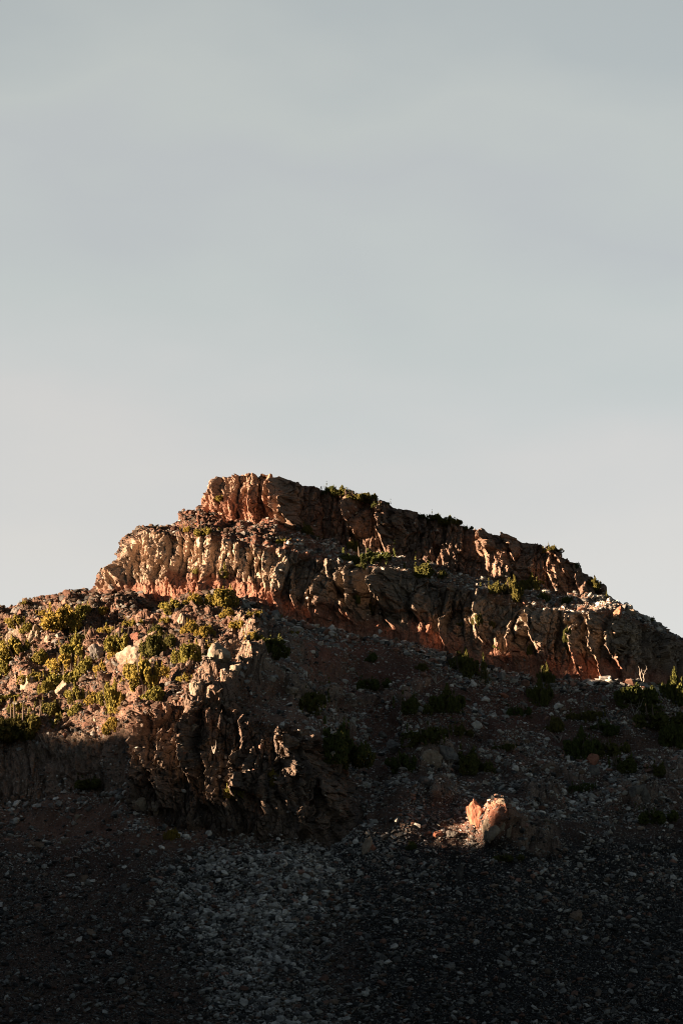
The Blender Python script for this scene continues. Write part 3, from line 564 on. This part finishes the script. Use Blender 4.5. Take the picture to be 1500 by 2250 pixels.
PL = [
(127,1380,72,44,'round','broad olive shrub above the pointed pale rock on the left slope'),
(180,1360,42,32,'round','small round shrub touching the broad shrub just below the left skyline'),
(36,1374,36,22,'round','low shrub beside the grey boulders at the left photo edge near the skyline'),
(57,1384,28,18,'round','little shrub directly over the pale slab on the far left'),
(200,1411,52,32,'mat','sprawling shrub above the round dark edged boulder on the left slope'),
(264,1421,62,44,'mat','wide shrub over the biggest pale boulder of the left slope'),
(252,1441,32,22,'round','small shrub hugging the left side of the biggest pale boulder'),
(336,1432,42,38,'round','dark dense shrub right of the biggest pale boulder'),
(30,1440,62,38,'round','rounded shrub at the left photo edge under the pale slab'),
(10,1477,44,42,'round','ragged shrub cut by the left photo edge'),
(415,1456,52,40,'round','olive shrub left of the pale crag on the spur crest'),
(472,1430,46,26,'mat','flat shrub lying on top of the pale spur crag'),
(415,1387,36,24,'round','shrub under the pale pointed rock below the cliff foot'),
(432,1351,22,15,'round','tiny shrub between the cliff foot shrubs and the pale pointed rock'),
(385,1339,46,26,'round','first shrub against the foot of the lower cliff beside the red block'),
(425,1331,42,26,'round','middle shrub of the row along the lower cliff foot'),
(492,1327,54,32,'round','largest shrub of the row along the lower cliff foot'),
(318,1503,60,54,'round','bright rounded shrub on the spur below the biggest pale boulder'),
(336,1537,52,30,'round','shrub just under the bright rounded shrub on the spur'),
(303,1471,42,24,'mat','flat shrub over the bright rounded shrub on the spur'),
(245,1566,50,58,'upright','slanting many topped conifer at the lower edge of sunlight'),
(262,1557,14,26,'cone','tiny cone shaped conifer standing against the slanting conifer'),
(100,1519,26,24,'round','small shrub between two pale boulders low on the left slope'),
(167,1537,34,30,'round','rusty olive shrub beside the twin pale boulders'),
(165,1564,32,22,'round','shrub at the sunlight edge under the rusty olive shrub'),
(20,1531,42,16,'mat','thin flat shrub low at the left photo edge'),
(58,1612,112,62,'mat','large dark mat of pine in shade at the far left'),
(112,1566,64,28,'mat','shrub half in light above the large dark pine mat'),
(597,1438,66,34,'round','sunlit domed shrub on the dark spur under the cliff'),
(613,1361,15,12,'round','tiny lit shrub on the red talus below the lit cliff end'),
(673,1169,32,20,'round','small shrub on the ledge below the first lit pillar of the upper cliff'),
(698,1184,24,12,'mat','flat shrub just right of the shrub below the first lit pillar'),
(621,1194,28,15,'mat','flat shrub on the ledge above the pale flutes'),
(775,1206,24,20,'upright','yellow lit shrub on the ledge at the middle of the cliffs'),
(812,1237,96,38,'mat','biggest dark pine mat on the ledge between the cliffs'),
(796,1246,20,14,'round','small lit shrub on the lip of the lower cliff below the dark mat'),
(930,1264,84,38,'mat','dark pine mat on the ledge right of the tall lit pillar'),
(818,1343,26,24,'round','lit shrub growing from the middle of the lower cliff'),
(783,1318,15,18,'upright','small shrub in a crack left of the lit cliff shrub'),
(430,1258,20,12,'mat','tiny shrub on the sunlit pale cliff face'),
(491,1264,15,24,'upright','narrow shrub in the flutes of the sunlit pale cliff'),
(450,1172,46,20,'mat','shrub on the rubble ledge under the summit block'),
(413,1167,30,14,'mat','small low shrub left of the shrub under the summit block'),
(481,1089,20,10,'round','tiny shrub perched in the summit block face'),
(1130,1309,38,44,'upright','yellow lit conifer on the ledge near the right end of the cliffs'),
(1088,1302,62,28,'mat','dark pine mat left of the yellow lit conifer on the ledge'),
(1168,1291,46,30,'upright','dark shrub behind the yellow lit conifer on the ledge'),
(1194,1319,24,22,'upright','small conifer on the cliff lip right of the yellow lit conifer'),
(1248,1329,24,18,'upright','lit little shrub on the ledge farthest right between the cliffs'),
(1050,1371,20,22,'round','shrub on the lower cliff left of the lit pale flutes'),
(1080,1377,16,14,'round','tiny shrub amid the lit pale flutes of the lower cliff'),
(1246,1403,17,26,'upright','upper narrow shrub in the crack of the right cliff'),
(1246,1426,12,16,'round','lower small shrub in the same crack of the right cliff'),
(1092,1424,14,14,'round','tiny shrub on the red foot of the right cliff'),
(1165,1433,11,18,'upright','slim shrub in a notch below the big lit buttress'),
(1012,1373,18,10,'mat','small flat shrub on the dark lower cliff'),
(1020,1480,52,52,'upright','black green bush at the foot of the right cliff'),
(1062,1497,26,46,'cone','dark pointed conifer beside the bush at the cliff foot'),
(1182,1540,48,48,'upright','dark conifer clump with one tall tip on the right talus'),
(1200,1508,32,46,'upright','dark conifer touching the right cliff foot'),
(1405,1552,92,46,'upright','dark conifer thicket with lit tips at the right cliff foot'),
(1484,1538,60,60,'upright','conifer thicket with bright lit top at the right photo edge'),
(1135,1567,46,26,'mat','low dark mat on the talus under the black green bush'),
(1220,1608,46,32,'round','round shaded shrub left of the lit tipped shrub on the right'),
(1275,1657,66,52,'upright','dark shrub with one orange lit tip on the right talus'),
(1342,1655,64,38,'mat','dark shrub joined to the right of the lit tipped shrub'),
(1378,1692,78,36,'mat','spreading dark pine mat with thin upright leaders'),
(1290,1583,62,30,'mat','shaded low shrubs above the lit tipped shrub'),
(1440,1592,104,44,'mat','wide dark pine mat under the right thickets'),
(1482,1638,54,48,'upright','dark conifers at the right photo edge below the wide mat'),
(1283,1736,42,22,'mat','small isolated mat below the reddish pointed boulder'),
(1440,1801,74,34,'mat','lowest dark pine mat at the right'),
(1030,1692,84,52,'mat','large dark bush right of the pale tan boulder'),
(943,1632,80,44,'mat','dark bush with lit leaders above the pale tan boulder'),
(890,1687,56,36,'round','dark bush left of the pale tan boulder'),
(900,1562,72,40,'mat','dark bush on the upper talus above the bush with lit leaders'),
(978,1556,62,46,'upright','dark conifers right of the upper talus bush'),
(818,1507,62,30,'mat','dark mat above the pale rock ledge on the talus'),
(742,1665,116,80,'mat','biggest sprawling dark bush beside the outcrop'),
(672,1562,84,54,'mat','dark bush under the dark spur crag'),
(594,1722,26,30,'upright','dim conifer rooted in the face of the outcrop'),
(905,1866,26,16,'round','tiny shrub alone on the lower scree'),
(380,1842,26,18,'round','small shrub at the foot of the outcrop'),
(205,1727,64,24,'mat','dark low shrub under the shaded left cliff'),
(818,1451,30,20,'round','small dark bush on the red patch under the cliff'),
(928,1471,24,16,'round','little dark bush between the red patch and the cliff foot bush'),
(1112,1890,58,18,'mat','dark mat under the lit cream rock mound'),
(728,1080,44,16,'mat','first low pine on the summit skyline'),
(752,1086,42,18,'upright','second low pine on the summit skyline touching the first'),
(783,1094,46,18,'mat','third low pine on the summit skyline before the tall tip'),
(812,1101,40,18,'upright','fourth low pine on the summit skyline with a tall tip'),
(838,1108,32,12,'mat','last low pine of the summit skyline row'),
(925,1131,36,10,'mat','thin pine fringe starting the middle skyline row'),
(957,1138,42,14,'mat','pine in the middle of the middle skyline row'),
(988,1147,44,16,'upright','fullest pine of the middle skyline row'),
(1020,1155,30,12,'mat','pine ending the middle skyline row at the step'),
(1214,1207,40,12,'mat','flat pine on the skyline above the lit right pillars'),
(1267,1238,18,10,'round','tiny shrub on the skyline over the right lit pillars'),
(1307,1292,26,26,'upright','shrub clinging to the steep right end of the upper cliff'),
(1334,1316,9,14,'cone','lone tiny conifer on the right skyline'),
(1432,1364,16,10,'round','small shrub low on the right skyline'),
(160,1300,14,8,'round','tiny shrub on the left skyline of the talus'),
(54,1326,24,8,'mat','flat shrub on the far left skyline'),
(333,1157,14,5,'mat','thin shrub on top of the pale cliff end'),
(30,1618,60,40,'round','dark shrub in shade at the left edge under the pine mat'),
(250,1600,44,34,'round','shaded shrub under the slanting conifer'),
(520,1745,34,24,'mat','dim shrub low on the outcrop face'),
(640,1390,26,12,'mat','dim flat shrub on the talus left of the red patch'),
(95,1352,30,14,'mat','flat shrub on the crest between the far left boulders and the broad shrub'),
(225,1345,26,14,'round','little shrub in the red rubble left of the cliff foot row'),
(290,1372,34,18,'mat','flat shrub in the middle of the red rubble slope'),
(340,1392,30,18,'round','shrub between the red rubble and the dark dense shrub'),
(150,1425,34,22,'mat','flat shrub right under the square faced rock'),
(235,1392,30,18,'round','shrub above the wide shrub on the left slope'),
(372,1418,34,24,'round','shrub between the dark dense shrub and the spur shrubs'),
(380,1478,36,24,'mat','flat shrub on the stones left of the tall pale block'),
(525,1372,40,20,'mat','shrub on the spur crest directly below the cliff prow'),
(555,1400,36,18,'mat','low shrub above the sunlit domed shrub'),
(450,1398,34,20,'round','shrub halfway between cliff foot and pale spur crag'),
(225,1482,30,26,'round','shrub right of the big stacked thicket'),
(85,1455,34,26,'round','shrub between the left edge shrubs and the big stacked thicket'),
(70,1492,40,24,'mat','flat shrub above the tan half sunk boulder'),
(270,1520,34,28,'round','shrub right above the slanting conifer'),
(200,1545,30,22,'round','small shrub between the twin pale boulders and the slanting conifer'),
(55,1556,40,24,'mat','shrub at the lower sunlight edge near the left photo edge'),
(365,1362,26,14,'mat','thin shrub under the red block of the cliff foot'),
(500,1352,30,16,'round','lit shrub directly under the cliff foot row'),
(560,1352,24,12,'mat','small flat shrub at the very corner of the cliff foot'),
(410,1500,30,20,'round','shrub in the rubble left of the lit hanging blocks'),
(1010,1610,44,24,'mat','dark flat shrub in the middle of the right talus'),
(1110,1650,40,22,'mat','low dark shrub right of the large dark bush'),
(1330,1610,50,28,'upright','dark shrubs between the shaded low shrubs and the right edge mat'),
(1450,1700,54,28,'mat','dark low mat near the right photo edge under the conifers'),
(162,1446,46,44,'upright','topmost pointed shrub of the big stacked thicket on the left slope'),
(142,1474,58,38,'round','middle shrub of the big stacked thicket on the left slope'),
(184,1478,40,34,'round','shrub on the right side of the big stacked thicket'),
(160,1508,80,46,'mat','widest lowest shrub of the big stacked thicket on the left slope'),
(12,1418,30,22,'mat','thin shrub at the left photo edge between two rounded shrubs'),
(350,1398,24,14,'mat','tiny flat shrub beside the pale pointed rock'),
]
for i, (u, v, w_, h_, kind, label) in enumerate(PL):
    plant('conifer' if kind in ('upright','cone') else 'pine_shrub', u, v, w_, h_, kind, label, i)
# bleached dead branches
def snag(u, v, w_, h_, label, seed):
    r = np.random.RandomState(seed); g = ground(u, v); s = MPP(g[1]); W_, H = w_*s, h_*s; ps = []
    for i in range(5):
        x = r.uniform(-.5,.5); p = np.array([0.,0.,-.2]); pts = [p.copy()]; d = np.array([x*W_*.45, r.uniform(-.2,.2)*W_, H*.3])
        for k in range(4): p = p+d*r.uniform(.6,1.2)+r.normal(size=3)*.14*H*.5; pts.append(p.copy())
        r0 = .10*s/.1*r.uniform(.7,1.2); ps.append((pts, [r0, r0*.8, r0*.6, r0*.4, r0*.15]))
        if i % 2 == 0: q = pts[2]; ps.append(([q, q+np.array([r.uniform(-.4,.4)*W_, 0, .2*H]), q+np.array([r.uniform(-.6,.6)*W_, 0, .35*H])], [r0*.6, r0*.4, r0*.12]))
    o = bpy.data.objects.new('dead_branches', tube_mesh('dead_branches', ps, m_dead)); C.objects.link(o); o.location = (g[0], g[1]-.3, g[2]); o['label'] = label; o['category'] = 'dead tree'
for k, (u, v, w_, h_, label) in enumerate([(740,1562,26,30,'forked bleached dead branches beside the dark bush under the spur'),(742,1592,20,22,'small bleached branches on the talus just below the forked ones'),(103,1642,22,24,'pale twisted stump in the shade under the large pine mat'),
    (1412,1506,20,36,'bleached snag against the right cliff foot'),(958,1500,30,18,'pale dead twigs lying on the upper talus'),(1396,1572,24,30,'thin bare branches rising from the wide dark mat'),(1228,1628,40,16,'tangle of dead twigs beside the lit tipped shrub'),(985,1695,14,20,'short bare twigs by the large dark bush'),(470,1652,16,18,'small dead branch on the outcrop face')]):
    snag(u, v, w_, h_, label, 900+k)

BL = [
(32,1395,32,24,'grey',0,'grey boulder under the low shrub near the left photo edge'),
(34,1362,32,26,'grey',0,'blocky grey boulder close under the far left skyline'),
(54,1358,22,20,'grey',10,'second grey boulder right of the blocky one near the left skyline'),
(28,1406,36,22,'pale',-8,'pale slab lying under the little shrub on the far left'),
(76,1412,26,40,'pale',15,'pointed pale rock standing below the broad olive shrub'),
(105,1418,25,24,'pale',-20,'bright square faced rock right of the pointed pale rock'),
(211,1450,36,36,'grey',0,'round dark edged boulder left of the biggest pale boulder'),
(285,1465,72,50,'pale',8,'biggest pale boulder of the left slope'),
(270,1418,28,26,'red',20,'dark red block behind the biggest pale boulder'),
(296,1410,20,18,'red',0,'smaller red block right of the dark red block'),
(396,1368,18,24,'pale',12,'pale pointed rock just below the lower cliff foot'),
(482,1458,54,48,'pale',0,'large pale crag boulder on the spur crest'),
(58,1514,36,28,'tan',0,'tan boulder half sunk left of the twin pale boulders'),
(132,1522,26,26,'pale',0,'left one of the twin pale boulders'),
(148,1524,24,22,'pale',10,'right one of the twin pale boulders'),
(216,1580,30,20,'tan',-10,'tan boulder at the edge of the shade'),
(514,1474,24,24,'pale',25,'triangular lit rock on the edge of the dark spur'),
(455,1548,20,32,'pale',5,'tall pale block hanging at the spur end'),
(428,1532,30,38,'tan',0,'lit tan boulder left of the tall pale block'),
(425,1608,24,20,'pale',0,'lit rock in the rubble over the outcrop'),
(1044,1810,44,50,'rust',4,'rust red lit boulder standing alone on the lower slope'),
(1074,1834,34,40,'pale',-6,'cream lit block beside the rust red boulder'),
(1096,1826,30,42,'pale',14,'second cream lit block right of the first beside the rust red boulder'),
(1084,1846,30,30,'tan',0,'tan block at the bottom of the cream cluster'),
(1068,1850,18,24,'tan',-10,'small tan block under the rust red boulder'),
(1118,1835,13,32,'tan',0,'narrow lit rock right of the cream fractured rock'),
(1102,1768,22,14,'tan',20,'small lit rock on top of the cream mound'),
(944,1718,17,16,'white',0,'bright white stone on the middle scree'),
(932,1724,28,18,'grey',-10,'grey stone joined to the bright white stone'),
(948,1686,52,36,'tan',0,'pale tan boulder between two dark bushes'),
(870,1652,50,26,'grey',6,'flat grey boulder above the left bush'),
(985,1672,44,34,'grey',0,'dark grey boulder behind the pale tan boulder'),
(842,1622,22,15,'grey',0,'light stone on the talus above the flat grey boulder'),
(806,1875,20,34,'tan',24,'tilted brown slab on the lower scree'),
(818,1869,14,12,'rust',0,'small rust stone against the tilted brown slab'),
(1107,1534,30,13,'rust',0,'flat rust slab near the right talus top'),
(1040,1509,17,12,'white',0,'white stone left of the flat rust slab'),
(1047,1602,26,15,'white',0,'pale stone in the middle of the right talus'),
(1302,1683,28,26,'rust',10,'reddish pointed boulder under the dark shrubs'),
(1203,1694,30,17,'brown',14,'brown boulder left of the reddish pointed boulder'),
(1306,1704,22,20,'grey',0,'grey rock just under the reddish pointed boulder'),
(1225,1560,22,14,'white',0,'light block under the dark conifer clump'),
(1415,1762,36,36,'grey',0,'dark grey block in the right rock pile'),
(1396,1752,28,24,'grey',12,'upper left block of the right rock pile'),
(1266,2024,30,24,'brown',12,'largest brown block on the low right scree'),
(985,2136,30,15,'grey',-12,'flat grey slab low in the middle of the scree'),
(88,1864,30,14,'brown',0,'brown stone on the dark scree at the left'),
(141,1857,20,14,'brown',10,'brown stone right of the other on the left scree'),
(1010,1938,16,36,'dark',10,'dark upright slab with a rust edge on the scree'),
(168,1803,14,11,'tan',0,'little tan stone high on the left scree'),
(308,1778,34,28,'tan',0,'pale square block at the outcrop foot'),
(336,1786,20,26,'tan',6,'smaller pale block right of the square one at the outcrop foot'),
(832,1395,18,9,'white',0,'pale block at the red cliff foot in the middle'),
(770,1424,16,10,'grey',0,'round grey stone on the red patch'),
(710,1410,20,9,'grey',0,'flat stone on the talus left of the red patch'),
(960,1840,24,14,'rust',0,'orange brown stone on the lower middle slope'),
(990,1842,26,14,'grey',8,'grey stone right of the orange brown stone'),
(1385,1352,26,14,'tan',0,'lit block on the right end of the ledge'),
(1360,1356,24,20,'rust',-20,'rust lit slab at the right end of the ledge'),
(1065,1540,20,12,'white',-8,'flat pale stone right of the black green bush'),
(1270,1521,18,7,'white',0,'long white slab under the right cliff foot'),
(640,1527,30,18,'pale',0,'small lit crag block under the dark spur'),
(880,1372,12,16,'tan',0,'lit rock at the base of the tallest lit pillar'),
(560,1905,14,8,'white',0,'white chip on the pale scree below the outcrop'),
(88,2170,16,9,'grey',0,'pale stone low in the dark left scree'),
(172,2070,18,9,'white',-12,'white flat stone on the dark left scree'),
(198,2058,22,14,'brown',0,'brown block right of the white flat stone'),
(272,1958,17,16,'grey',0,'grey blocky stone on the upper left scree'),
(180,1940,18,16,'brown',0,'reddish block left of the grey blocky stone'),
]
BC = dict(grey=((.10,.095,.09),(.20,.19,.17)), pale=((.20,.165,.125),(.34,.28,.215)), tan=((.19,.15,.11),(.31,.26,.20)), red=((.12,.055,.04),(.22,.11,.08)), rust=((.24,.10,.065),(.36,.17,.11)), white=((.42,.40,.37),(.60,.58,.54)), brown=((.15,.105,.075),(.24,.18,.135)), dark=((.05,.048,.046),(.11,.10,.09)))
BM = {}
for k, (a, c_) in BC.items():
    m, t, b = mat(k+' boulder rock'); tcn = t.nodes.new('ShaderNodeTexCoord')
    c1 = mixc(t, ramp(t, noise(t, .9, 6, .7, tcn.outputs['Object']), .35, .65), a, c_)
    t.links.new(c1, b.inputs['Base Color']); bp_ = t.nodes.new('ShaderNodeBump'); bp_.inputs['Strength'].default_value = .6; bp_.inputs['Distance'].default_value = .15
    t.links.new(noise(t, 2.5, 6, .7, tcn.outputs['Object']), bp_.inputs['Height']); t.links.new(bp_.outputs[0], b.inputs['Normal']); BM[k] = m
for i, (u, v, w_, h_, colr_, tilt, label) in enumerate(BL):
    g = ground(u, v-2); s = MPP(g[1]); W_, H = w_*s, h_*s; dp = .75*W_ if H < 1.2*W_ else .7*H
    o = bpy.data.objects.new('boulder', stone_mesh('boulder', 500+i*3, 4, (W_, dp, H*1.3), .2, i*1.3, BM[colr_], R(tilt))); C.objects.link(o)
    o.location = (g[0], g[1]+dp*.22, g[2]+H*.36); o['label'] = label; o['category'] = 'boulder'

print('done', round(time.time()-T0,1))
